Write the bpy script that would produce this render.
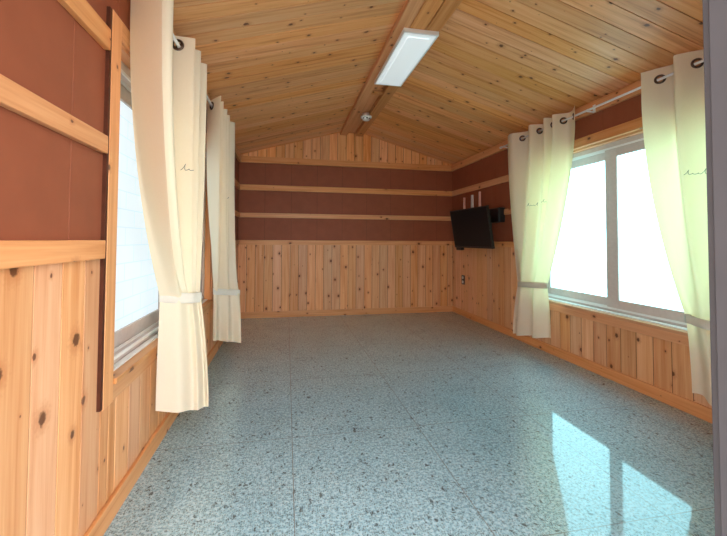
import bpy, bmesh, math, random
from mathutils import Vector, Matrix

random.seed(7)
S = bpy.context.scene
for o in list(bpy.data.objects):
    bpy.data.objects.remove(o)
C = S.collection

# ------------------------------------------------------------------ camera, world, exposure
W, H = 727, 536
F_PX = 344.91
cam_d = bpy.data.cameras.new('camera')
cam_d.sensor_width = 36.0
cam_d.lens = F_PX / W * 36.0
cam_d.shift_x = (363.5 - 349.13) / W
cam_d.shift_y = (230.51 - 268.0) / W
cam_d.clip_start = 0.02
cam = bpy.data.objects.new('camera', cam_d)
C.objects.link(cam)
rt = Vector((0.9839298, -0.17846321, 0.00574756))
up = Vector((-0.01066825, -0.02662518, 0.99958856))
fw = Vector((0.17823675, 0.98358629, 0.02810119))
M = Matrix((rt, up, -fw)).transposed().to_4x4()
M.translation = (0, 0, 1.05)
cam.matrix_world = M
S.camera = cam

wd = bpy.data.worlds.new('sky')
S.world = wd
wd.use_nodes = True
wn = wd.node_tree.nodes
wl = wd.node_tree.links
bg = wn['Background']
bg.inputs['Color'].default_value = (1.0, 0.945, 0.89, 1)     # bright overcast sky, seen through the open door
bg.inputs['Strength'].default_value = 8.0

S.view_settings.view_transform = 'Standard'
S.view_settings.look = 'None'
S.view_settings.gamma = 1.0
S.view_settings.use_curve_mapping = False
S.view_settings.exposure = 0.25
try:
    S.cycles.use_denoising = True
    S.cycles.max_bounces = 12
    S.cycles.diffuse_bounces = 8
except Exception:
    pass

PANE_L = (0.62, 0.725, 0.77)       # daylight behind the frosted panes
PANE_R = (1.65, 3.6, 4.0)

# room numbers (metres): X right, Y into the room, Z up
XL, XR, YB, YF = -0.642, 2.449, 4.807, 0.45
XM = 0.5 * (XL + XR)
RIDGE, SLOPE = 2.63, 0.285
def zc(x): return RIDGE - SLOPE * abs(x - XM)
WIN = {'L': (1.435, 3.15, 0.53, 1.81), 'R': (1.42, 3.14, 0.50, 1.84)}

# ------------------------------------------------------------------ materials
def newmat(name):
    m = bpy.data.materials.new(name)
    m.use_nodes = True
    nt = m.node_tree
    b = nt.nodes['Principled BSDF']
    return m, nt, b
def N(nt, typ, **kw):
    n = nt.nodes.new(typ)
    for k, v in kw.items():
        setattr(n, k, v)
    return n
def math_n(nt, op, a, b=None, c=None):
    n = nt.nodes.new('ShaderNodeMath'); n.operation = op
    for i, v in enumerate((a, b, c)):
        if v is None: continue
        if isinstance(v, (int, float)): n.inputs[i].default_value = v
        else: nt.links.new(v, n.inputs[i])
    return n.outputs[0]
def vmath(nt, op, a, b):
    n = nt.nodes.new('ShaderNodeVectorMath'); n.operation = op
    for i, v in enumerate((a, b)):
        if isinstance(v, tuple): n.inputs[i].default_value = v
        elif v is not None: nt.links.new(v, n.inputs[i])
    return n
def ramp(nt, fac, stops):
    n = nt.nodes.new('ShaderNodeValToRGB')
    e = n.color_ramp.elements
    while len(e) < len(stops): e.new(0.5)
    for el, (p, c) in zip(e, stops):
        el.position = p; el.color = c if len(c) == 4 else (*c, 1)
    nt.links.new(fac, n.inputs[0])
    return n.outputs[0]
def mixc(nt, fac, a, b, mode='MIX'):
    n = nt.nodes.new('ShaderNodeMix'); n.data_type = 'RGBA'; n.blend_type = mode
    for sock, v in ((n.inputs[0], fac), (n.inputs[6], a), (n.inputs[7], b)):
        if isinstance(v, (int, float)): sock.default_value = v
        elif isinstance(v, tuple): sock.default_value = (*v, 1) if len(v) == 3 else v
        else: nt.links.new(v, sock)
    return n.outputs[2]

def pine(name, light, mid, dark, rough=0.42, knots=1.0, cell=(2.6, 9.5)):
    m, nt, b = newmat(name)
    uv = N(nt, 'ShaderNodeUVMap'); uv.uv_map = 'UVMap'
    at = N(nt, 'ShaderNodeAttribute'); at.attribute_name = 'plank'
    wn_ = N(nt, 'ShaderNodeTexWhiteNoise', noise_dimensions='1D')
    nt.links.new(at.outputs['Fac'], wn_.inputs['W'])
    # grain
    v1 = vmath(nt, 'MULTIPLY', uv.outputs[0], (1.3, 34.0, 1)).outputs[0]
    n1 = N(nt, 'ShaderNodeTexNoise'); n1.inputs['Scale'].default_value = 1.0
    n1.inputs['Detail'].default_value = 5; n1.inputs['Distortion'].default_value = 0.6
    nt.links.new(v1, n1.inputs['Vector'])
    v2 = vmath(nt, 'MULTIPLY', uv.outputs[0], (5.0, 160.0, 1)).outputs[0]
    n2 = N(nt, 'ShaderNodeTexNoise'); n2.inputs['Detail'].default_value = 2
    n2.inputs['Scale'].default_value = 1.0
    nt.links.new(v2, n2.inputs['Vector'])
    g = math_n(nt, 'ADD', math_n(nt, 'MULTIPLY', n1.outputs[0], 0.75), math_n(nt, 'MULTIPLY', n2.outputs[0], 0.25))
    col = ramp(nt, g, [(0.30, dark), (0.48, mid), (0.68, light)])
    # board to board tone
    tone = math_n(nt, 'MULTIPLY_ADD', wn_.outputs['Value'], 0.22, 0.88)
    hs = N(nt, 'ShaderNodeHueSaturation')
    nt.links.new(col, hs.inputs['Color']); nt.links.new(tone, hs.inputs['Value'])
    sep = N(nt, 'ShaderNodeSeparateColor'); nt.links.new(wn_.outputs['Color'], sep.inputs[0])
    nt.links.new(math_n(nt, 'MULTIPLY_ADD', sep.outputs[1], 0.16, 0.94), hs.inputs['Saturation'])
    nt.links.new(math_n(nt, 'MULTIPLY_ADD', sep.outputs[2], 0.006, 0.495), hs.inputs['Hue'])
    col = hs.outputs[0]
    # knots
    vs = vmath(nt, 'MULTIPLY', uv.outputs[0], (cell[0], cell[1], 1)).outputs[0]
    vo = N(nt, 'ShaderNodeTexVoronoi', voronoi_dimensions='2D'); vo.inputs['Scale'].default_value = 1.0
    nt.links.new(vs, vo.inputs['Vector'])
    df = vmath(nt, 'SUBTRACT', vs, vo.outputs['Position']).outputs[0]
    df = vmath(nt, 'MULTIPLY', df, (0.75 / cell[0], 1 / cell[1], 0)).outputs[0]
    nz = N(nt, 'ShaderNodeTexNoise'); nz.inputs['Scale'].default_value = 90
    nt.links.new(uv.outputs[0], nz.inputs['Vector'])
    dist = N(nt, 'ShaderNodeVectorMath', operation='LENGTH'); nt.links.new(df, dist.inputs[0])
    dd = math_n(nt, 'MULTIPLY', dist.outputs['Value'], math_n(nt, 'MULTIPLY_ADD', nz.outputs[0], 1.2, 0.4))
    sc = N(nt, 'ShaderNodeSeparateColor'); nt.links.new(vo.outputs['Color'], sc.inputs[0])
    rad = math_n(nt, 'MULTIPLY_ADD', math_n(nt, 'POWER', sc.outputs[0], 2.3), 0.0185 * knots, 0.0008)
    rel = math_n(nt, 'DIVIDE', dd, rad)
    core = ramp(nt, math_n(nt, 'MULTIPLY', rel, 0.5), [(0.40, (1, 1, 1)), (0.58, (0, 0, 0))])
    halo = ramp(nt, math_n(nt, 'MULTIPLY', rel, 0.25), [(0.15, (1, 1, 1)), (0.75, (0, 0, 0))])
    col = mixc(nt, math_n(nt, 'MULTIPLY', halo, 0.55), col, (dark[0] * .75, dark[1] * .55, dark[2] * .45))
    col = mixc(nt, math_n(nt, 'MULTIPLY', core, 0.85), col, (0.085, 0.026, 0.010))
    nt.links.new(col, b.inputs['Base Color'])
    b.inputs['Roughness'].default_value = rough
    b.inputs['Specular IOR Level'].default_value = 0.35
    bp = N(nt, 'ShaderNodeBump'); bp.inputs['Strength'].default_value = 0.12; bp.inputs['Distance'].default_value = 0.002
    nt.links.new(g, bp.inputs['Height']); nt.links.new(bp.outputs[0], b.inputs['Normal'])
    return m

PINE = pine('pine_boards', (0.80, 0.48, 0.265), (0.72, 0.38, 0.19), (0.60, 0.265, 0.11), knots=0.8, cell=(4.2, 9.5))
PINE_C = pine('pine_ceiling_boards', (0.88, 0.505, 0.25), (0.79, 0.395, 0.165), (0.55, 0.215, 0.075), knots=0.62, cell=(4.0, 9.0))
PINE_T = pine('pine_trim', (0.74, 0.40, 0.195), (0.66, 0.325, 0.145), (0.54, 0.235, 0.09), knots=0.8, cell=(2.2, 14.0))

def plain(name, col, rough=0.5, metal=0.0, spec=0.5, noise=0.0, nscale=30, bump=0.0):
    m, nt, b = newmat(name)
    tc = N(nt, 'ShaderNodeTexCoord')
    nz = N(nt, 'ShaderNodeTexNoise'); nz.inputs['Scale'].default_value = nscale; nz.inputs['Detail'].default_value = 4
    nt.links.new(tc.outputs['Object'], nz.inputs['Vector'])
    k = noise
    c = ramp(nt, nz.outputs[0], [(0.3, tuple(x * (1 - k) for x in col)), (0.7, tuple(min(1, x * (1 + k)) for x in col))])
    nt.links.new(c, b.inputs['Base Color'])
    b.inputs['Roughness'].default_value = rough
    b.inputs['Metallic'].default_value = metal
    b.inputs['Specular IOR Level'].default_value = spec
    if bump:
        bp = N(nt, 'ShaderNodeBump'); bp.inputs['Strength'].default_value = bump; bp.inputs['Distance'].default_value = 0.001
        nt.links.new(nz.outputs[0], bp.inputs['Height']); nt.links.new(bp.outputs[0], b.inputs['Normal'])
    return m

BROWN = plain('brown_wall_panel', (0.275, 0.081, 0.040), 0.55, spec=0.3, noise=0.07, nscale=9)
DARKRED = plain('dark_red_brown', (0.085, 0.026, 0.014), 0.6, spec=0.2, noise=0.15)  # even dark red-brown for the thin strip beside the left casing
BACKING = plain('wall_core_gap_shade', (0.11, 0.04, 0.016), 0.9, noise=0.1)  # wall core, coloured dark so board gaps carry painted groove shade
OUTER = plain('outer_cladding', (0.5, 0.48, 0.45), 0.8, noise=0.1)
GREYMETAL = plain('grey_door_paint', (0.055, 0.052, 0.060), 0.5, noise=0.05, nscale=14)
FRAME = plain('window_frame_finish', (0.58, 0.50, 0.475), 0.42, noise=0.05, nscale=40)
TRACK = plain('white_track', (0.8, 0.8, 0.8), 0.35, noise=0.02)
GASKET = plain('dark_gasket', (0.05, 0.05, 0.05), 0.6, noise=0.1)
WHITE = plain('white_plastic', (0.82, 0.83, 0.84), 0.35, noise=0.02)
DIFFUSER = plain('lamp_diffuser', (0.86, 0.90, 0.92), 0.4, noise=0.015, nscale=60)
_b = DIFFUSER.node_tree.nodes['Principled BSDF']; _b.inputs['Emission Color'].default_value = (0.82, 0.94, 1.0, 1); _b.inputs['Emission Strength'].default_value = 0.35
BRONZE = plain('dark_bronze', (0.11, 0.075, 0.055), 0.3, metal=0.85, noise=0.15)
BLACK = plain('black_plastic', (0.012, 0.012, 0.014), 0.35, noise=0.2, nscale=60)
SCREEN = plain('black_screen', (0.005, 0.006, 0.010), 0.45, spec=0.25, noise=0.05)
PINKISH = plain('pale_pink_plastic', (0.80, 0.52, 0.46), 0.4, noise=0.05)
PLATE = plain('dark_grey_plate', (0.06, 0.055, 0.055), 0.4, noise=0.1)
INK = plain('grey_ink', (0.09, 0.11, 0.09), 0.8, noise=0.1)
PAVING = plain('porch_concrete', (0.45, 0.43, 0.40), 0.9, noise=0.15, nscale=6)

def floor_mat():
    m, nt, b = newmat('polished_granite')
    tc = N(nt, 'ShaderNodeTexCoord')
    P = tc.outputs['Object']
    big = N(nt, 'ShaderNodeTexNoise'); big.inputs['Scale'].default_value = 4.0; big.inputs['Detail'].default_value = 6
    nt.links.new(P, big.inputs['Vector'])
    med = N(nt, 'ShaderNodeTexNoise'); med.inputs['Scale'].default_value = 75; med.inputs['Detail'].default_value = 7
    med.inputs['Roughness'].default_value = 0.72
    nt.links.new(P, med.inputs['Vector'])
    g = math_n(nt, 'ADD', math_n(nt, 'MULTIPLY', big.outputs[0], 0.10), math_n(nt, 'MULTIPLY', med.outputs[0], 0.90))
    col = ramp(nt, g, [(0.34, (0.06, 0.115, 0.15)), (0.46, (0.225, 0.40, 0.50)), (0.58, (0.42, 0.62, 0.72))])
    # fine dark grains
    def flecks(scale, stretch, lo, hi, rnd, dense):
        v = vmath(nt, 'MULTIPLY', P, stretch).outputs[0]
        nz = N(nt, 'ShaderNodeTexNoise'); nz.inputs['Scale'].default_value = scale * 1.3; nz.inputs['Detail'].default_value = 3
        nt.links.new(v, nz.inputs['Vector'])
        off = vmath(nt, 'SCALE', nz.outputs['Color'], None); off.inputs['Scale'].default_value = rnd / scale
        v2 = vmath(nt, 'ADD', v, off.outputs[0]).outputs[0]
        vo = N(nt, 'ShaderNodeTexVoronoi', voronoi_dimensions='2D'); vo.inputs['Scale'].default_value = scale
        nt.links.new(v2, vo.inputs['Vector'])
        sc = N(nt, 'ShaderNodeSeparateColor'); nt.links.new(vo.outputs['Color'], sc.inputs[0])
        sel = math_n(nt, 'LESS_THAN', sc.outputs[0], dense)
        f = ramp(nt, vo.outputs['Distance'], [(lo, (1, 1, 1)), (hi, (0, 0, 0))])
        return math_n(nt, 'MULTIPLY', f, sel)
    f1 = flecks(120, (1, 1, 0), 0.20, 0.42, 1.2, 0.46)
    f2 = flecks(48, (1.0, 0.75, 0), 0.14, 0.30, 1.8, 0.15)
    f3 = flecks(14, (1.0, 0.8, 0), 0.05, 0.14, 1.5, 0.10)
    f4 = flecks(150, (1, 1, 0), 0.2, 0.4, 1.0, 0.30)
    col = mixc(nt, math_n(nt, 'MULTIPLY', f4, 0.45), col, (0.58, 0.60, 0.58))
    col = mixc(nt, math_n(nt, 'MULTIPLY', f1, 0.7), col, (0.05, 0.062, 0.06))
    col = mixc(nt, math_n(nt, 'MULTIPLY', f2, 0.85), col, (0.022, 0.03, 0.034))
    col = mixc(nt, math_n(nt, 'MULTIPLY', f3, 0.95), col, (0.016, 0.018, 0.024))
    # slab joints
    sp = N(nt, 'ShaderNodeSeparateXYZ'); nt.links.new(P, sp.inputs[0])
    def joint(s, off, pitch):
        fr = math_n(nt, 'FRACT', math_n(nt, 'DIVIDE', math_n(nt, 'SUBTRACT', s, off - pitch * 20), pitch))
        d = math_n(nt, 'ABSOLUTE', math_n(nt, 'SUBTRACT', fr, 0.5))
        return math_n(nt, 'GREATER_THAN', d, 0.5 - 0.0019 / pitch)
    j = math_n(nt, 'MAXIMUM', joint(sp.outputs[0], 0.04, 0.702), joint(sp.outputs[1], 1.115, 0.77))
    col = mixc(nt, math_n(nt, 'MULTIPLY', j, 0.75), col, (0.13, 0.105, 0.09))
    nt.links.new(col, b.inputs['Base Color'])
    b.inputs['Roughness'].default_value = 0.42
    b.inputs['IOR'].default_value = 1.5
    b.inputs['Coat Weight'].default_value = 1.0
    b.inputs['Coat Roughness'].default_value = 0.045
    b.inputs['Coat IOR'].default_value = 1.6
    return m
GRANITE = floor_mat()

def cloth_mat(name, col, trans, fac):
    m, nt, b = newmat(name)
    out = nt.nodes['Material Output']
    tc = N(nt, 'ShaderNodeTexCoord')
    wv = vmath(nt, 'MULTIPLY', tc.outputs['Object'], (420, 420, 60)).outputs[0]
    nz = N(nt, 'ShaderNodeTexNoise'); nz.inputs['Scale'].default_value = 1.0; nz.inputs['Detail'].default_value = 2
    nt.links.new(wv, nz.inputs['Vector'])
    c = mixc(nt, nz.outputs[0], tuple(x * 0.95 for x in col), tuple(min(1, x * 1.04) for x in col))
    d = N(nt, 'ShaderNodeBsdfDiffuse'); nt.links.new(c, d.inputs['Color'])
    t = N(nt, 'ShaderNodeBsdfTranslucent'); t.inputs['Color'].default_value = (*trans, 1)
    mx = N(nt, 'ShaderNodeMixShader'); mx.inputs[0].default_value = fac
    nt.links.new(d.outputs[0], mx.inputs[1]); nt.links.new(t.outputs[0], mx.inputs[2])
    nt.links.new(mx.outputs[0], out.inputs['Surface'])
    nt.nodes.remove(b)
    return m
CLOTH = cloth_mat('cream_cloth', (0.92, 0.89, 0.765), (1.0, 0.76, 0.38), 0.36)
SHEER = cloth_mat('white_band_cloth', (0.85, 0.835, 0.77), (0.9, 0.85, 0.75), 0.25)

def pane_mat(name, rad, pattern):
    m, nt, b = newmat(name)
    tc = N(nt, 'ShaderNodeTexCoord')
    cs = N(nt, 'ShaderNodeSeparateXYZ'); nt.links.new(tc.outputs['Object'], cs.inputs[0])
    cb = N(nt, 'ShaderNodeCombineXYZ')
    nt.links.new(cs.outputs[1], cb.inputs[0]); nt.links.new(cs.outputs[2], cb.inputs[1])
    nz = N(nt, 'ShaderNodeTexNoise'); nz.inputs['Scale'].default_value = 2.2; nz.inputs['Detail'].default_value = 2
    nt.links.new(cb.outputs[0], nz.inputs['Vector'])
    col = mixc(nt, nz.outputs[0], tuple(x * 0.9 for x in rad), tuple(x * 1.1 for x in rad))
    if pattern:
        br = N(nt, 'ShaderNodeTexBrick')
        br.inputs['Scale'].default_value = 1.0
        br.inputs['Brick Width'].default_value = 0.19; br.inputs['Row Height'].default_value = 0.085
        br.inputs['Mortar Size'].default_value = 0.004; br.inputs['Mortar Smooth'].default_value = 0.6
        br.inputs['Color1'].default_value = (1, 1, 1, 1); br.inputs['Color2'].default_value = (0.96, 0.97, 0.98, 1)
        br.inputs['Mortar'].default_value = (0.81, 0.88, 0.92, 1)
        nt.links.new(cb.outputs[0], br.inputs['Vector'])
        col = mixc(nt, 1.0, col, br.outputs[0], 'MULTIPLY')
    nt.links.new(col, b.inputs['Emission Color'])
    b.inputs['Emission Strength'].default_value = 1.0
    b.inputs['Base Color'].default_value = (0.2, 0.22, 0.22, 1)
    b.inputs['Roughness'].default_value = 0.3
    return m
GLASS_L = pane_mat('frosted_glass_pale', PANE_L, True)
GLASS_R = pane_mat('frosted_glass_cyan', PANE_R, False)

# ------------------------------------------------------------------ mesh helpers
class MB:
    def __init__(s):
        s.v = []; s.f = []; s.uv = []; s.pl = []; s.mi = []; s.sm = []
    def face(s, idx, uvs, pl=0.0, mi=0, smooth=False):
        s.f.append(idx); s.uv.append(uvs); s.pl.append(pl); s.mi.append(mi); s.sm.append(smooth)
    def prism(s, prof0, prof1, along, mi=0, across=None):
        """loft between two same-length profiles (lists of Vectors), caps included; grain runs along `along`"""
        n = len(prof0); base = len(s.v); pl = random.random() * 50
        ou, ov = random.random() * 40, random.random() * 40
        a = Vector(along).normalized()
        s.v += [tuple(p) for p in prof0] + [tuple(p) for p in prof1]
        acc = [0.0]
        for i in range(n): acc.append(acc[-1] + (prof0[(i + 1) % n] - prof0[i]).length)
        for i in range(n):
            j = (i + 1) % n
            q = (base + i, base + j, base + n + j, base + n + i)
            s.face(q, [(prof0[i].dot(a) + ou, acc[i] + ov), (prof0[j].dot(a) + ou, acc[i + 1] + ov),
                       (prof1[j].dot(a) + ou, acc[i + 1] + ov), (prof1[i].dot(a) + ou, acc[i] + ov)], pl, mi)
        b = a.orthogonal().normalized(); c = a.cross(b)
        s.face(tuple(range(base + n - 1, base - 1, -1)), [(p.dot(b) * .3 + ou, p.dot(c) + ov) for p in reversed(prof0)], pl, mi)
        s.face(tuple(range(base + n, base + 2 * n)), [(p.dot(b) * .3 + ou, p.dot(c) + ov) for p in prof1], pl, mi)
    def box(s, x0, x1, y0, y1, z0, z1, grain='x', mi=0):
        lo = Vector((min(x0, x1), min(y0, y1), min(z0, z1))); hi = Vector((max(x0, x1), max(y0, y1), max(z0, z1)))
        if grain == 'x':
            pr = [(lo.y, lo.z), (hi.y, lo.z), (hi.y, hi.z), (lo.y, hi.z)]
            s.prism([Vector((lo.x, *q)) for q in pr], [Vector((hi.x, *q)) for q in pr], (1, 0, 0), mi)
        elif grain == 'y':
            pr = [(lo.x, lo.z), (lo.x, hi.z), (hi.x, hi.z), (hi.x, lo.z)]
            s.prism([Vector((q[0], lo.y, q[1])) for q in pr], [Vector((q[0], hi.y, q[1])) for q in pr], (0, 1, 0), mi)
        else:
            pr = [(lo.x, lo.y), (hi.x, lo.y), (hi.x, hi.y), (lo.x, hi.y)]
            s.prism([Vector((*q, lo.z)) for q in pr], [Vector((*q, hi.z)) for q in pr], (0, 0, 1), mi)
    def plank(s, o, along, across, nrm, l0, l1, m0, m1, w, t, ch=0.0035, mi=0):
        """board of width w; left side runs l0..l1 along, right side runs m0..m1; visible face at +nrm, chamfered edges"""
        o, al, ac, nn = Vector(o), Vector(along), Vector(across), Vector(nrm)
        g_ = 0.45 * ch; c2 = 0.6 * ch
        pr = [(g_, -t), (g_, -c2 * .5), (c2, 0), (w - c2, 0), (w - g_, -c2 * .5), (w - g_, -t)]
        p0, p1 = [], []
        for q, h in pr:
            k = q / w
            p0.append(o + ac * q + nn * h + al * (l0 + (m0 - l0) * k))
            p1.append(o + ac * q + nn * h + al * (l1 + (m1 - l1) * k))
        s.prism(p0, p1, al, mi)
    def tube(s, pts, r, seg=12, mi=0, caps=True):
        pts = [Vector(p) for p in pts]; base = len(s.v); n = len(pts); prev = None
        for i, p in enumerate(pts):
            t = (pts[min(i + 1, n - 1)] - pts[max(i - 1, 0)]).normalized()
            if prev is None: a = t.orthogonal().normalized()
            else: a = (prev - t * prev.dot(t)).normalized()
            prev = a; b = t.cross(a)
            rr = r[i] if isinstance(r, (list, tuple)) else r
            for k in range(seg):
                g = 2 * math.pi * k / seg
                s.v.append(tuple(p + (a * math.cos(g) + b * math.sin(g)) * rr))
        for i in range(n - 1):
            for k in range(seg):
                k2 = (k + 1) % seg
                q = (base + i * seg + k, base + i * seg + k2, base + (i + 1) * seg + k2, base + (i + 1) * seg + k)
                s.face(q, [(0, 0)] * 4, 0, mi, True)
        if caps:
            s.face(tuple(base + k for k in range(seg))[::-1], [(0, 0)] * seg, 0, mi)
            s.face(tuple(base + (n - 1) * seg + k for k in range(seg)), [(0, 0)] * seg, 0, mi)
    def lathe(s, prof, c, axis=(0, 0, 1), seg=32, mi=0, smooth=True):
        ax = Vector(axis).normalized(); a = ax.orthogonal().normalized(); b = ax.cross(a); base = len(s.v); c = Vector(c)
        for r, h in prof:
            for k in range(seg):
                g = 2 * math.pi * k / seg
                s.v.append(tuple(c + ax * h + (a * math.cos(g) + b * math.sin(g)) * max(r, 1e-5)))
        for i in range(len(prof) - 1):
            for k in range(seg):
                k2 = (k + 1) % seg
                s.face((base + i * seg + k, base + i * seg + k2, base + (i + 1) * seg + k2, base + (i + 1) * seg + k), [(0, 0)] * 4, 0, mi, smooth)
    def torus(s, c, axis, R, r, seg=24, rs=10, mi=0, sq=1.0):
        ax = Vector(axis).normalized(); a = ax.orthogonal().normalized(); b = ax.cross(a); base = len(s.v); c = Vector(c)
        for i in range(seg):
            g = 2 * math.pi * i / seg; d = a * math.cos(g) + b * math.sin(g)
            for j in range(rs):
                h = 2 * math.pi * j / rs
                s.v.append(tuple(c + d * (R + r * math.cos(h)) + ax * (r * math.sin(h) * sq)))
        for i in range(seg):
            for j in range(rs):
                i2, j2 = (i + 1) % seg, (j + 1) % rs
                s.face((base + i * rs + j, base + i2 * rs + j, base + i2 * rs + j2, base + i * rs + j2), [(0, 0)] * 4, 0, mi, True)
    def build(s, name, mats, parent=None, bevel=0.0):
        me = bpy.data.meshes.new(name)
        me.from_pydata(s.v, [], s.f)
        ul = me.uv_layers.new(name='UVMap')
        at = me.attributes.new('plank', 'FLOAT', 'FACE')
        flat = [c for uvs in s.uv for c in uvs]
        ul.data.foreach_set('uv', [x for c in flat for x in c])
        at.data.foreach_set('value', s.pl)
        me.polygons.foreach_set('material_index', s.mi)
        me.polygons.foreach_set('use_smooth', s.sm)
        for m in (mats if isinstance(mats, (list, tuple)) else [mats]): me.materials.append(m)
        me.update()
        bm = bmesh.new(); bm.from_mesh(me)
        bmesh.ops.recalc_face_normals(bm, faces=bm.faces)
        bm.to_mesh(me); bm.free()
        o = bpy.data.objects.new(name, me); C.objects.link(o)
        if parent is not None:
            o.parent = parent
            o.matrix_parent_inverse = parent.matrix_basis.inverted()
        if bevel:
            bv = o.modifiers.new('bevel', 'BEVEL'); bv.width = bevel; bv.segments = 2; bv.limit_method = 'ANGLE'; bv.angle_limit = 0.6
        return o
def tag(o, label, cat, group=None):
    o['label'] = label; o['category'] = cat
    if group: o['group'] = group
    return o
def struct(o):
    o['kind'] = 'structure'; return o
def thing(name, loc, label, cat, group=None):
    o = bpy.data.objects.new(name, None); o.location = loc; o.empty_display_size = 0.1
    C.objects.link(o)
    return tag(o, label, cat, group)

# ------------------------------------------------------------------ setting
PW = 0.1155                       # board width on the walls
CAP0, CAP1 = 0.981, 1.045
R2, R1 = (1.349, 1.411), (1.717, 1.792)
EB = 2.09
BASE = 0.083
T = 0.16                          # wall thickness

# floor
mb = MB(); mb.box(XL - T, XR + T, YF - 0.13, YB + T, -0.1, 0.0); struct(mb.build('floor', GRANITE))
# porch outside the open door
mb = MB(); mb.box(-6, 8, -8, YF - 0.13, -0.2, -0.1); struct(mb.build('ground', PAVING))

# side walls
def side_wall(sd):
    x = XL if sd == 'L' else XR
    sg = 1 if sd == 'L' else -1                    # towards the room
    y0, y1, z0, z1 = WIN[sd]
    zt = zc(x) + 0.05
    name = 'wall_left' if sd == 'L' else 'wall_right'
    mb = MB()
    xi, xo = x - sg * 0.0025, x - sg * T             # core just behind the boards, its dark colour painting shade into the gaps
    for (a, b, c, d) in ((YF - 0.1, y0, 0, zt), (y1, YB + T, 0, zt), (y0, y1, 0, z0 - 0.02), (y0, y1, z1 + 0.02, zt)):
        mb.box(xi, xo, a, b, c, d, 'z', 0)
    # brown panels, each 0.355 wide with a fine joint
    off = 1.165 if sd == 'L' else 2.30
    k0 = math.floor((YF - off) / 0.355); 
    al, ac, nn = (0, 0, 1), (0, 1, 0), (sg, 0, 0)
    k = k0
    while off + k * 0.355 < YB:
        pa, pb = max(YF, off + k * 0.355), min(YB, off + (k + 1) * 0.355); k += 1
        # cut by the window opening
        segs = []
        if pb <= y0 or pa >= y1: segs = [(pa, pb, CAP0 + .02, EB + .02)]
        else:
            if pa < y0: segs.append((pa, y0, CAP0 + .02, EB + .02))
            if pb > y1: segs.append((y1, pb, CAP0 + .02, EB + .02))
            segs.append((max(pa, y0), min(pb, y1), z1, EB + .02))
        for (a, b, c, d) in segs:
            if b - a < 0.006: continue
            mb.plank((x, a, 0), al, ac, nn, c, d, c, d, b - a, 0.02, 0.0034, 1)
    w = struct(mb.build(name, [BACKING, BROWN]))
    # pine boarding below the cap rail
    mb = MB()
    y = YF
    while y < YB - 0.01:
        ye = min(y + PW, YB)
        parts = []
        if ye <= y0 or y >= y1: parts = [(y, ye, CAP0 + 0.01)]
        else:
            if y < y0: parts.append((y, y0, CAP0 + 0.01))
            if ye > y1: parts.append((y1, ye, CAP0 + 0.01))
            parts.append((max(y, y0), min(ye, y1), z0 - 0.02))
        for a, b, t in parts:
            if b - a > 0.012: mb.plank((x, a, 0), al, ac, nn, 0.0, t, 0.0, t, b - a, 0.02, 0.0048)
        y = ye
    struct(mb.build('wainscot', PINE, w))
side_wall('L'); side_wall('R')

# back wall
mb = MB()
prof = [(XL - T, 0), (XR + T, 0), (XR + T, zc(XR)), (XM, RIDGE + 0.05), (XL - T, zc(XL))]
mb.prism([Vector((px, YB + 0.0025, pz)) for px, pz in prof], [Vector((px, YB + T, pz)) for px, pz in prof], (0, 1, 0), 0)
k = -3
while 0.06 + k * 0.355 < XR:
    pa, pb = max(XL, 0.06 + k * 0.355), min(XR, 0.06 + (k + 1) * 0.355); k += 1
    if pb - pa > 0.01:
        mb.plank((pa, YB, 0), (0, 0, 1), (1, 0, 0), (0, -1, 0), CAP0 + .02, EB + .02, CAP0 + .02, EB + .02, pb - pa, 0.02, 0.0034, 1)
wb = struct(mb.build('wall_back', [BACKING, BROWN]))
mb = MB(); x = XL
while x < XR - 0.01:
    xe = min(x + PW, XR)
    mb.plank((x, YB, 0), (0, 0, 1), (1, 0, 0), (0, -1, 0), 0, CAP0 + .01, 0, CAP0 + .01, xe - x, 0.02, 0.0048)
    x = xe
struct(mb.build('wainscot', PINE, wb))
mb = MB(); x = XL
while x < XR - 0.01:
    xe = min(x + 0.122, XR)
    mb.plank((x, YB, 0), (0, 0, 1), (1, 0, 0), (0, -1, 0), EB + .02, zc(x) + .01, EB + .02, zc(xe) + .01, xe - x, 0.02, 0.0048)
    x = xe
struct(mb.build('gable_boarding', PINE_C, wb))

# front wall with the open doorway the photo is taken through
DX0, DX1, DZ = -0.34, 0.688, 2.05
mb = MB()
mb.box(XL - T, DX0, YF - 0.12, YF, 0, 2.7, 'z'); mb.box(DX1, XR + T, YF - 0.12, YF, 0, 2.7, 'z'); mb.box(DX0, DX1, YF - 0.12, YF, DZ, 2.7, 'x')
struct(mb.build('wall_front', BROWN))
mb = MB()
for sg, x in ((1, DX0), (-1, DX1)):
    mb.box(x, x + sg * 0.006, YF - 0.135, YF + 0.004, 0, DZ, 'z')
    mb.box(x + sg * 0.006, x + sg * 0.018, YF - 0.135, YF - 0.012, 0, DZ, 'z')
    mb.box(x + sg * 0.018, x + sg * 0.03, YF - 0.135, YF - 0.06, 0, DZ, 'z')
    mb.box(x - sg * 0.05, x + sg * 0.003, YF, YF + 0.004, 0, DZ + 0.05, 'z')
mb.box(DX0, DX1, YF - 0.135, YF + 0.004, DZ - 0.03, DZ, 'x')
struct(mb.build('door_1', GREYMETAL, None, 0.002))

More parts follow.
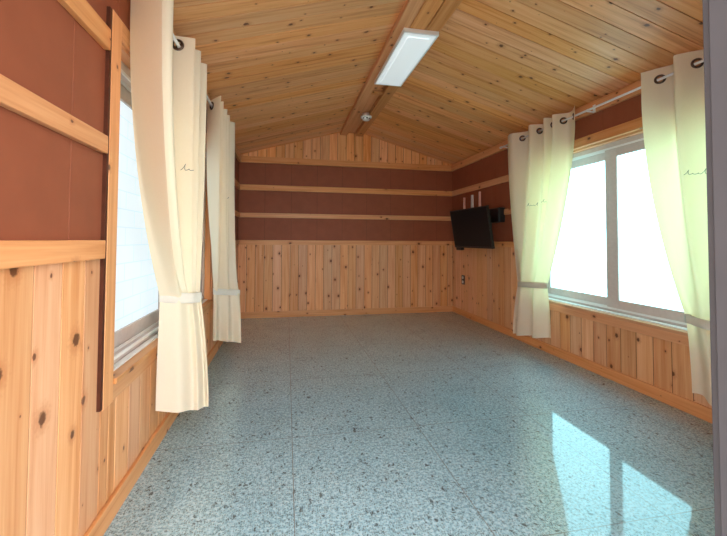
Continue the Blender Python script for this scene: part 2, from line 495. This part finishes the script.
# ceiling: two boarded slopes
mb = MB()
CW = 0.117
cs = math.sqrt(1 + SLOPE ** 2)
for sg, xe in ((-1, XL), (1, XR)):
    al = Vector((sg, 0, -SLOPE)) / cs
    nn = Vector((-sg * SLOPE, 0, -1)) / cs
    L = (abs(xe - XM) + 0.02) * cs
    y = YF - 0.02
    k = 0
    while y < YB + 0.02:
        mb.plank((XM, y, RIDGE), al, (0, 1, 0), nn, 0.0, L, 0.0, L, CW, 0.02, 0.005)
        y += CW
ceil = struct(mb.build('ceiling', PINE_C))
mb = MB()
for sg, xe in ((-1, XL - T - 0.15), (1, XR + T + 0.15)):
    z0 = RIDGE + 0.035; z1 = z0 - SLOPE * abs(xe - XM)
    pr = [Vector((XM, 0, z0)), Vector((xe, 0, z1)), Vector((xe, 0, z1 + 0.12)), Vector((XM, 0, z0 + 0.12))]
    mb.prism([p + Vector((0, YF - 0.4, 0)) for p in pr], [p + Vector((0, YB + T + .1, 0)) for p in pr], (0, 1, 0))
struct(mb.build('roof', OUTER))

# ridge beam: two joists and a recessed board, flush board over the lamp
BX0, BX1, BZ = 0.735, 1.06, 2.54
trims = [0]
def trim(mb, mat=None, bevel=0.003):
    trims[0] += 1
    return struct(mb.build('trim_%d' % trims[0], mat or PINE_T, None, bevel))
mb = MB()
mb.box(BX0, BX0 + 0.095, YF, YB, BZ, RIDGE + 0.0, 'y'); mb.box(BX1 - 0.105, BX1, YF, YB, BZ, RIDGE + 0.0, 'y')
mb.box(BX0 + 0.101, BX1 - 0.111, 2.9, YB, BZ + 0.04, RIDGE + .01, 'y')
mb.box(BX0 + 0.101, BX1 - 0.111, YF, 2.5, BZ + 0.003, RIDGE + .01, 'y')
mb.box(BX0 + 0.101, BX1 - 0.111, 3.36, 3.41, BZ + 0.006, BZ + 0.03, 'x')
trim(mb)

# eave rails, shelf rails, cap rails, skirting
RD = 0.022
def rail_y(sd, y0, y1, z0, z1, d=RD):
    x = XL if sd == 'L' else XR; sg = 1 if sd == 'L' else -1
    mb = MB(); mb.box(x, x + sg * d, y0, y1, z0, z1, 'y'); return trim(mb)
def rail_x(z0, z1, d=RD):
    mb = MB(); mb.box(XL, XR, YB - d, YB, z0, z1, 'x'); return trim(mb)
for z0, z1 in ((CAP0, CAP1), R2, R1): rail_x(z0, z1)
rail_x(EB, EB + 0.085, 0.03)
for sd in 'LR':
    y0, y1, z0, z1 = WIN[sd]
    for a, b in ((YF, y0 - 0.098), (y1 + 0.098, YB - 0.03)):
        for q in ((CAP0, CAP1), R2, R1): rail_y(sd, a, b, *q)
    rail_y(sd, YF, YB - 0.03, EB, EB + 0.09, 0.035)
for nm, args in (('baseboard_left', (XL, XL + 0.016, YF, YB, 0, BASE, 'y')), ('baseboard_right', (XR - 0.016, XR, YF, YB, 0, BASE, 'y')),
                 ('baseboard_back', (XL + .016, XR - .016, YB - 0.016, YB, 0, BASE, 'x'))):
    mb = MB(); mb.box(*args); struct(mb.build(nm, PINE_T, None, 0.003))

# windows: timber lining and casing, metal frame, two frosted sliding sashes
def window(sd, idx, glass):
    x = XL if sd == 'L' else XR; sg = 1 if sd == 'L' else -1
    y0, y1, z0, z1 = WIN[sd]
    def X(d): return x - sg * d                     # d > 0 goes outwards
    root = bpy.data.objects.new('window_%d' % idx, None); root.location = (x, (y0 + y1) / 2, z0); C.objects.link(root); struct(root)
    cw = 0.072 if sd == 'L' else 0.085; pd = -0.018 if sd == 'L' else -0.042; cd = -0.014 if sd == 'L' else -0.042
    mb = MB()
    mb.box(X(0.0), X(cd), y0 - cw, y0, z0 - 0.085, z1 + 0.075, 'z')
    mb.box(X(0.0), X(cd), y1, y1 + cw, z0 - 0.085, z1 + 0.075, 'z')
    mb.box(X(0.0), X(cd), y0, y1, z1, z1 + 0.075, 'y')
    mb.box(X(0.0), X(pd + .008), y0, y1, z0 - 0.085, z0 - 0.022, 'y')
    struct(mb.build('casing', PINE_T, root, 0.003))
    if sd == 'L':
        mb = MB(); mb.box(X(0.0), X(cd + .002), y0 - cw - 0.016, y0 - cw, z0 - 0.08, z1 + 0.072, 'z')
        struct(mb.build('dark_edge_strip', DARKRED, root))
    mb = MB(); mb.box(X(0.15), X(pd - 0.006), y0, y1, z0 - 0.022, z0, 'y')
    struct(mb.build('window_sill', PINE_T, root, 0.003))
    mb = MB()
    mb.box(X(0.15), X(0.0), y0 - 0.002, y0 + 0.014, z0, z1, 'z'); mb.box(X(0.15), X(0.0), y1 - 0.014, y1 + 0.002, z0, z1, 'z')
    mb.box(X(0.15), X(0.0), y0, y1, z1 - 0.014, z1 + 0.02, 'y')
    struct(mb.build('lining', PINE_T, root))
    a0, a1, b0, b1 = y0 + 0.014, y1 - 0.014, z0, z1 - 0.014
    f0, f1 = 0.045, 0.15
    fw_ = 0.035
    mb = MB()
    mb.box(X(f0), X(f1), a0, a0 + fw_, b0, b1, 'z'); mb.box(X(f0), X(f1), a1 - fw_, a1, b0, b1, 'z')
    mb.box(X(f0), X(f1), a0 + fw_, a1 - fw_, b1 - fw_, b1, 'y'); mb.box(X(f0 + .006), X(f1), a0 + fw_, a1 - fw_, b0, b0 + fw_ * .7, 'y')
    fr = struct(mb.build('window_frame', FRAME, root, 0.002))
    mb = MB()
    for d in (f0, f0 + 0.045):
        mb.box(X(d), X(d + 0.006), a0 + fw_, a1 - fw_, b0 + fw_ * .7, b0 + fw_ * .7 + 0.014, 'y')
        mb.box(X(d), X(d + 0.006), a0 + fw_, a1 - fw_, b1 - fw_ - 0.014, b1 - fw_, 'y')
    struct(mb.build('track', TRACK, fr))
    mb = MB(); mb.box(X(f0), X(0.0 if sd == 'R' else 0.018), a0, a1, z0 + .0005, z0 + 0.009, 'y')  # white strip, run forward on the right to paint the window-lit sill brightness
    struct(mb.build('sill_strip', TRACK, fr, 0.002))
    ymid = (y0 + y1) / 2
    near_inner = (sd == 'R')
    for nearside in (True, False):
        inner = nearside == near_inner
        d0 = f0 + (0.010 if inner else 0.056); d1 = d0 + 0.034
        p0, p1 = (a0 + fw_, ymid + 0.06) if nearside else (ymid - 0.04, a1 - fw_)
        q0, q1 = b0 + fw_ * .7, b1 - fw_
        st, rl = 0.10, 0.078
        mb = MB()
        mb.box(X(d0), X(d1), p0, p0 + st, q0, q1, 'z'); mb.box(X(d0), X(d1), p1 - st, p1, q0, q1, 'z')
        mb.box(X(d0), X(d1), p0 + st, p1 - st, q0, q0 + rl, 'y'); mb.box(X(d0), X(d1), p0 + st, p1 - st, q1 - rl, q1, 'y')
        sash = struct(mb.build('sash', FRAME, root, 0.003))
        mb = MB(); mb.box(X(d0 + .012), X(d0 + .024), p0 + st - .01, p1 - st + .01, q0 + rl - .01, q1 - rl + .01, 'z')
        struct(mb.build('pane', glass, sash))
window('L', 1, GLASS_L); window('R', 2, GLASS_R)

# ------------------------------------------------------------------ curtains
def catmull(P, u):
    n = len(P) - 1
    f = min(max(u, 0), 1) * n; i = min(int(f), n - 1); t = f - i
    p0 = P[max(i - 1, 0)]; p1 = P[i]; p2 = P[i + 1]; p3 = P[min(i + 2, n)]
    return tuple(0.5 * (2 * b + (c - a) * t + (2 * a - 5 * b + 4 * c - d) * t * t + (3 * b - a - 3 * c + d) * t ** 3) for a, b, c, d in zip(p0, p1, p2, p3))
def ss(t): t = min(max(t, 0), 1); return t * t * (3 - 2 * t)
class Curtain:
    """top = folds as plan points on the rod; tie/hem = two ends (x, y, z) of the gathered bundle"""
    def __init__(s, top, ztop, zrod, tie, hem, xrod, p, amp_t, amp_h, g=1.0, dy=0.0):
        s.__dict__.update(locals())
        s.amp = max(abs(q[0] - xrod) for q in top)
    def at(s, u, v):
        """u across the cloth 0..1, v down the cloth 0..1 (0.75 = the tie)"""
        tx, ty = catmull(s.top, u)
        wv = (tx - s.xrod) / s.amp
        T0, T1 = Vector(s.tie[0]), Vector(s.tie[1])
        H0, H1 = Vector(s.hem[0]), Vector(s.hem[1])
        def line(A, B, amp):
            p = A.lerp(B, u ** s.g) + Vector((0, s.dy * u, 0)); d = B - A; n = Vector((-d.y, d.x, 0)).normalized()
            if n.x * (1 if s.xrod < 1 else -1) < 0: n = -n
            sgn = 1 if s.xrod < 1 else -1
            f = 0.08 * wv + 0.92 * math.sin(2 * math.pi * 2.25 * u + 0.6)
            return p + n * (f * sgn * amp)
        tp = line(T0, T1, s.amp_t)
        VT = 0.75
        if v <= VT:
            t = v / VT
            z = s.ztop + (tp.z - s.ztop) * t
            t0 = 0.10
            w = 0 if t < t0 else ((t - t0) / (1 - t0)) ** s.p
            # soften the folds lower down
            return Vector((tx + (tp.x - tx) * w, ty + (tp.y - ty) * w, z))
        t = (v - VT) / (1 - VT)
        hp = line(H0, H1, s.amp_h)
        hp.z += 0.006 * math.sin(u * 15)
        w = 1 - (1 - t) ** 1.7
        q = tp.lerp(hp, w); q.z = tp.z + (hp.z - tp.z) * t
        return q
    def normal(s, u, v):
        e = 0.002
        a = s.at(min(u + e, 1), v) - s.at(max(u - e, 0), v); b = s.at(u, min(v + e, 1)) - s.at(u, max(v - e, 0))
        return a.cross(b).normalized()
CURT = {
 'c1': Curtain([(-0.612, 1.46), (-0.45, 1.32), (-0.56, 1.43), (-0.465, 1.49), (-0.62, 1.80), (-0.47, 1.85), (-0.62, 1.91), (-0.47, 1.97), (-0.62, 2.05), (-0.47, 2.11), (-0.56, 2.16)],
     2.075, 2.03, ((-0.595, 1.80, 0.775), (-0.445, 1.85, 0.75)), ((-0.595, 1.775, 0.25), (-0.39, 1.82, 0.185)), -0.55, 2.1, 0.016, 0.022, 0.30, 0.10),
 'c2': Curtain([(-0.60, 2.84), (-0.47, 2.56), (-0.60, 2.72), (-0.47, 2.66), (-0.615, 2.80), (-0.47, 2.82), (-0.615, 2.93), (-0.47, 2.95), (-0.60, 3.04), (-0.455, 3.13), (-0.56, 3.18)],
     2.075, 2.03, ((-0.60, 3.03, 0.62), (-0.43, 3.27, 0.57)), ((-0.60, 3.06, 0.21), (-0.385, 3.14, 0.155)), -0.55, 2.2, 0.028, 0.035),
 'cA': Curtain([(2.31, 3.29), (2.28, 3.19), (2.392, 3.08), (2.28, 2.92), (2.392, 2.86), (2.28, 2.73), (2.392, 2.70), (2.29, 2.64), (2.392, 2.56), (2.31, 2.42)][::1],
     2.165, 2.10, ((2.395, 3.285, 0.60), (2.27, 2.725, 0.655)), ((2.39, 3.37, 0.055), (2.29, 2.72, 0.185)), 2.36, 1.5, 0.03, 0.04),
 'cB': Curtain([(2.31, 1.885), (2.35, 1.82), (2.392, 1.74), (2.29, 1.665), (2.392, 1.56), (2.29, 1.47), (2.392, 1.38), (2.29, 1.31), (2.392, 1.24), (2.33, 1.18)],
     2.175, 2.10, ((2.32, 1.665, 0.60), (2.38, 1.36, 0.57)), ((2.32, 1.645, 0.17), (2.38, 1.25, 0.13)), 2.36, 1.9, 0.03, 0.04),
}
# in-plane script strokes: (du, dv) in metres, loopy cursive
def script_pts(n, wl_, ht, lean=0.4):
    out = []
    for i in range(n * 16 + 1):
        t = i / 16.0
        k = 0.55 + 0.45 * math.sin(2.3 * int(t) + 1.0)
        out.append((wl_ * (t + 0.16 * math.sin(2 * math.pi * t)), ht * k * (0.5 - 0.5 * math.cos(2 * math.pi * t)) - 0.25 * ht * (1 if int(t) % 3 == 1 else 0) * math.sin(math.pi * (t % 1)) ** 2))
    return [(a + lean * b, b) for a, b in out]

def curtain(key, label, scripts, ring_us=None):
    c = CURT[key]
    m = MB()
    nu = 260
    vs = [0.115 * i / 26 for i in range(26)] + [0.115 + (0.75 - 0.115) * i / 44 for i in range(44)] + [0.75 + 0.25 * i / 30 for i in range(31)]
    # rings sit where the cloth crosses the rod line
    rings = []
    prev = None
    vr = 0.75 * (c.ztop - c.zrod) / (c.ztop - c.tie[0][2])
    for i in range(601):
        u = i / 600; q = c.at(u, vr); s_ = q.x - c.xrod
        if prev is not None and prev * s_ < 0: rings.append(u)
        prev = s_
    ctr = [c.at(u, vr) for u in rings]
    ctr = [Vector((c.xrod, q.y, c.zrod)) for q in ctr]
    P = []
    for v in vs:
        for i in range(nu + 1): P.append(c.at(i / nu, v))
    m.v = [tuple(p) for p in P]
    for j in range(len(vs) - 1):
        for i in range(nu):
            a = j * (nu + 1) + i
            q = (a, a + 1, a + nu + 2, a + nu + 1)
            if j < 27:
                mid = (P[q[0]] + P[q[1]] + P[q[2]] + P[q[3]]) / 4
                if any((mid - k).length < 0.0215 for k in ctr): continue
            m.face(q, [(0, 0)] * 4, 0, 0, True)
    y_ = sum(q[1] for q in c.hem) / 2
    me = bpy.data.meshes.new('curtain'); me.from_pydata(m.v, [], m.f); me.materials.append(CLOTH)
    me.polygons.foreach_set('use_smooth', [True] * len(me.polygons))
    o = bpy.data.objects.new('curtain', me); C.objects.link(o)
    bmm = bmesh.new(); bmm.from_mesh(me); bmesh.ops.delete(bmm, geom=[w for w in bmm.verts if not w.link_faces], context='VERTS'); bmm.to_mesh(me); bmm.free()
    tag(o, label, 'curtain', 'cream curtains at the two windows')
    for u, k in zip(rings, ctr):
        n = c.normal(u, vr)
        g = MB(); g.torus(k, n, 0.0235, 0.0068, 24, 8, 0, 0.8)
        g.build('grommet', BRONZE, o)
    # tie band: closed strip round the bundle
    pts = []
    for i in range(121):
        q = c.at(i / 120, 0.75); pts.append((q.x, q.y, q.z))
    hull = convex([(p[0], p[1]) for p in pts])
    cx = sum(p[0] for p in hull) / len(hull); cy = sum(p[1] for p in hull) / len(hull)
    T0, T1 = Vector(c.tie[0]), Vector(c.tie[1])
    def tz(x, y):
        d = (T1 - T0).xy; t = ((x - T0.x) * d.x + (y - T0.y) * d.y) / d.length_squared
        return T0.z + (T1.z - T0.z) * t
    hull = resample(hull, 60)
    b = MB(); n = len(hull); lay = []
    for off, dz in ((0.004, -0.026), (0.007, -0.024), (0.008, 0.0), (0.007, 0.024), (0.004, 0.026), (0.003, 0.0)):
        row = []
        for x, y in hull:
            d = Vector((x - cx, y - cy)); d = d / max(d.length, 1e-6)
            row.append(len(b.v)); b.v.append((x + d.x * off, y + d.y * off, tz(x, y) + dz))
        lay.append(row)
    for a_, b_ in zip(lay, lay[1:] + lay[:1]):
        for i in range(n):
            k = (i + 1) % n
            b.face((a_[i], a_[k], b_[k], b_[i]), [(0, 0)] * 4, 0, 0, True)
    b.build('tieback', SHEER, o)
    # printed script
    for (u0, v0, width, strokes, ht, sgn) in scripts:
        pts = script_pts(strokes, width / strokes, ht)
        line = []
        du = 0.002; e = (c.at(min(u0 + du, 1), v0) - c.at(max(u0 - du, 0), v0)).length / (2 * du)
        # walk along the cloth so that the lettering keeps its width
        zsp = (c.ztop - c.at(u0, 0.75).z) / 0.75
        us = [u0]; dist = [0.0]
        st = 0.0008 * sgn
        while dist[-1] < width * 1.6 and 0 < us[-1] < 1:
            un = us[-1] + st; dist.append(dist[-1] + (c.at(un, v0) - c.at(us[-1], v0)).length); us.append(un)
        for a, h in pts:
            a = max(a, 0)
            k = 0
            while k < len(dist) - 2 and dist[k + 1] < a: k += 1
            u = us[k]; v = v0 - h / zsp
            n = c.normal(u, v); q = c.at(u, v)
            if n.dot(Vector((0, 0, 1.05)) - q) < 0: n = -n
            line.append(q + n * 0.0016)
        g = MB(); g.tube(line, 0.0013, 5); so = g.build('printed_script', INK, o)
        so['label'] = 'dark grey handwriting printed on the cloth'
    return o
def convex(P):
    P = sorted(set(P))
    def half(Q):
        h = []
        for p in Q:
            while len(h) > 1 and (h[-1][0] - h[-2][0]) * (p[1] - h[-2][1]) - (h[-1][1] - h[-2][1]) * (p[0] - h[-2][0]) <= 0: h.pop()
            h.append(p)
        return h
    a = half(P); b = half(P[::-1]); return a[:-1] + b[:-1]
def resample(H_, n):
    L = [0]
    for i in range(len(H_)): L.append(L[-1] + math.dist(H_[i], H_[(i + 1) % len(H_)]))
    out = []
    for k in range(n):
        d = L[-1] * k / n; i = 0
        while L[i + 1] < d: i += 1
        t = (d - L[i]) / max(L[i + 1] - L[i], 1e-9); a = H_[i]; b = H_[(i + 1) % len(H_)]
        out.append((a[0] + (b[0] - a[0]) * t, a[1] + (b[1] - a[1]) * t))
    return out

curtain('c1', 'cream grommet curtain tied back at the near side of the left window', [(0.452, 0.385, 0.10, 4, 0.035, 1)])
curtain('c2', 'cream grommet curtain tied back at the far side of the left window, nearest the back', [(0.68, 0.345, 0.06, 2, 0.03, 1)])
curtain('cA', 'cream grommet curtain tied back at the far side of the right window, beside the television', [(0.325, 0.375, 0.10, 4, 0.03, 1), (0.56, 0.37, 0.05, 2, 0.03, 1)])
curtain('cB', 'cream grommet curtain tied back beside the grey door frame at the right window', [(0.345, 0.345, 0.17, 7, 0.03, 1)])

# curtain rods
def rod(x, z, y0, y1, label, sg, wallx, brk):
    t = thing('curtain_rod', (x, (y0 + y1) / 2, z), label, 'curtain rod', 'white rods over the two windows')
    m = MB(); m.tube([(x, y0, z), (x, y1, z)], 0.0085, 14); m.build('pole', WHITE, t)
    for y, s_ in ((y0, -1), (y1, 1)):
        m = MB(); m.lathe([(0, -0.012), (0.011, -0.012), (0.0125, 0.0), (0.0125, 0.018), (0.008, 0.026), (0, 0.028)], (x, y, z), (0, s_, 0), 18); m.build('finial', WHITE, t)
    for y in brk:
        m = MB()
        m.box(wallx, wallx + sg * 0.004, y - 0.012, y + 0.012, z - 0.018, z + 0.045)
        m.box(wallx, x + sg * 0.012, y - 0.006, y + 0.006, z - 0.017, z - 0.0085)
        m.box(x + sg * 0.0095, x + sg * 0.0125, y - 0.006, y + 0.006, z - 0.017, z + 0.006)
        m.build('bracket', WHITE, t, 0.001)
rod(-0.55, 2.03, 1.16, 3.40, 'white curtain rod on the left wall holding the two left curtains', 1, XL, (1.24, 2.36, 3.3))
rod(2.36, 2.10, 1.05, 3.475, 'white curtain rod on the right wall holding the two right curtains', -1, XR - 0.035, (1.12, 2.34, 3.42))

# ------------------------------------------------------------------ lamp and detector on the ridge beam
lx0, lx1, ly0, ly1, lz = 0.792, 1.054, 2.265, 3.10, BZ
t = thing('ceiling_light', ((lx0 + lx1) / 2, (ly0 + ly1) / 2, lz), 'flat white rectangular ceiling lamp fixed under the ridge beam', 'ceiling light')
m = MB()
h = 0.03
m.box(lx0, lx0 + .012, ly0, ly1, lz - h, lz); m.box(lx1 - .012, lx1, ly0, ly1, lz - h, lz)
m.box(lx0 + .012, lx1 - .012, ly0, ly0 + .016, lz - h, lz); m.box(lx0 + .012, lx1 - .012, ly1 - .016, ly1, lz - h, lz)
m.box(lx0 + .012, lx1 - .012, ly0 + .016, ly1 - .016, lz - 0.012, lz)
m.build('frame', WHITE, t, 0.002)
m = MB(); m.box(lx0 + .0125, lx1 - .0125, ly0 + .0165, ly1 - .0165, lz - h + 0.002, lz - 0.0125); m.build('diffuser', DIFFUSER, t, 0.001)
m = MB(); m.box(lx0 + .05, lx1 - .05, ly0 + .055, ly1 - .055, lz - h - 0.004, lz - h + 0.0019); m.build('diffuser', DIFFUSER, t, 0.003)

dc = Vector((0.925, 4.0, BZ))
t = thing('smoke_detector', dc, 'round white smoke detector under the ridge beam beyond the lamp', 'smoke detector')
m = MB(); m.lathe([(0, 0.031), (0.05, 0.031), (0.05, 0.0), (0.066, 0), (0.066, -0.016), (0.060, -0.022), (0.045, -0.024), (0, -0.024)], dc - Vector((0, 0, .004)), seg=36); m.build('base', WHITE, t)
m = MB(); m.lathe([(0.047, -0.0235), (0.047, -0.036), (0.040, -0.046), (0.02, -0.05), (0, -0.051)], dc - Vector((0, 0, .004)), seg=36); m.build('cover', WHITE, t)
for k in range(7):
    m = MB(); g = k * 2 * math.pi / 7 + .2; cxk, cyk = dc.x + 0.0462 * math.cos(g), dc.y + 0.0462 * math.sin(g)
    m.lathe([(0, 0.003), (0.009, 0.003), (0.009, -0.003), (0, -0.003)], (cxk, cyk, BZ - .0345), (math.cos(g), math.sin(g), 0), 12); m.build('vent', BLACK, t)

# ------------------------------------------------------------------ television on a swing bracket
TVW, TVH = 0.81, 0.487
r_ = Vector((0.03, -0.78, 0)).normalized()
n_ = Vector((-r_.y, r_.x, 0)); n_ = -n_ if n_.x > 0 else n_
roll = math.radians(0.8)
tilt = math.radians(9)
u_ = (Vector((0, 0, 1)) * math.cos(tilt) + n_ * math.sin(tilt)); nn_ = (n_ * math.cos(tilt) - Vector((0, 0, 1)) * math.sin(tilt))
tc = Vector((2.19, 3.875, 1.203))
def L2W(a, b, c): return tc + r_ * a + u_ * b + nn_ * c
tv = thing('television', tc, 'black flat television tilted forward on a wall bracket in the back right corner', 'television')
def lbox(m, a0, a1, b0, b1, c0, c1):
    p = [(a0, b0), (a1, b0), (a1, b1), (a0, b1)]
    m.prism([L2W(*q, c0) for q in p], [L2W(*q, c1) for q in p], nn_)
hw, hh = TVW / 2, TVH / 2
m = MB()
for q in ((-hw, hw, hh - .012, hh), (-hw, hw, -hh, -hh + .02), (-hw, -hw + .012, -hh + .02, hh - .012), (hw - .012, hw, -hh + .02, hh - .012)): lbox(m, *q, -0.03, 0.0)
lbox(m, -hw + .012, hw - .012, -hh + .02, hh - .012, -0.03, -0.012)
m.build('bezel', BLACK, tv, 0.003)
m = MB(); lbox(m, -hw + .0125, hw - .0125, -hh + .0205, hh - .0125, -0.0115, -0.004); m.build('screen', SCREEN, tv)
m = MB(); lbox(m, -0.30, 0.30, -0.15, 0.15, -0.065, -0.0305); m.build('back_cover', BLACK, tv, 0.012)
m = MB(); lbox(m, -hw + .02, -hw + .15, -hh - .036, -hh - .0005, -0.045, -0.002); m.build('sensor_bar', BLACK, tv, 0.006)
m = MB()
m.box(XR - .012, XR - 0.001, 3.80, 3.95, 1.10, 1.30)
m.box(XR - .13, XR - .0125, 3.84, 3.875, 1.17, 1.23); m.box(XR - .17, XR - .12, 3.83, 3.92, 1.175, 1.225)
m.build('wall_bracket', BLACK, tv, 0.002)

# black box behind the set, wireless router with antennas
m = MB(); m.box(XR - .085, XR - .002, 3.535, 3.78, 1.265, 1.435)
o = m.build('receiver_box', BLACK, None, 0.014); tag(o, 'small black receiver box on the right wall, sticking out behind the television', 'box')
t = thing('wireless_router', (XR - .05, 4.17, R2[1]), 'black wireless router with three upright antennas on the rail above the television', 'router')
m = MB(); m.box(XR - .085, XR - .002, 3.955, 4.395, R2[1] + .001, R2[1] + .048); m.build('body', BLACK, t, 0.008)
for y, w, mt, top in ((4.37, .021, PINKISH, 1.645), (4.165, .030, WHITE, 1.655), (3.985, .021, PINKISH, 1.675)):
    m = MB(); z0 = R2[1] + .045
    m.lathe([(0, -.006), (.012, -.006), (.012, .02), (0, .02)], (XR - .05, y, z0 + .006), seg=14)
    p0 = [Vector((XR - .05 + a * .013, y + b * w / 2, z0 + .02)) for a, b in ((-1, -1), (1, -1), (1, 1), (-1, 1))]
    p1 = [Vector((XR - .05 + a * .012, y + b * w / 2 * .8, top)) for a, b in ((-1, -1), (1, -1), (1, 1), (-1, 1))]
    m.prism(p0, p1, (0, 0, 1)); a = m.build('antenna', mt, t, 0.002)
    a['label'] = 'white antenna' if mt is WHITE else 'pinkish antenna'

# wall socket
t = thing('wall_socket', (XR, 4.49, 0.505), 'dark double wall socket on the right wall below the television', 'socket')
m = MB(); m.box(XR - .010, XR, 4.452, 4.53, 0.44, 0.57); m.build('plate', PLATE, t, 0.004)
for z in (0.475, 0.535):
    m = MB(); m.lathe([(0, 0), (0.020, 0), (0.021, 0.002), (0.020, 0.004), (0.015, 0.004), (0.014, 0.001), (0, 0.001)], (XR - .0105, 4.491, z), (-1, 0, 0), 20); m.build('outlet', WHITE, t)
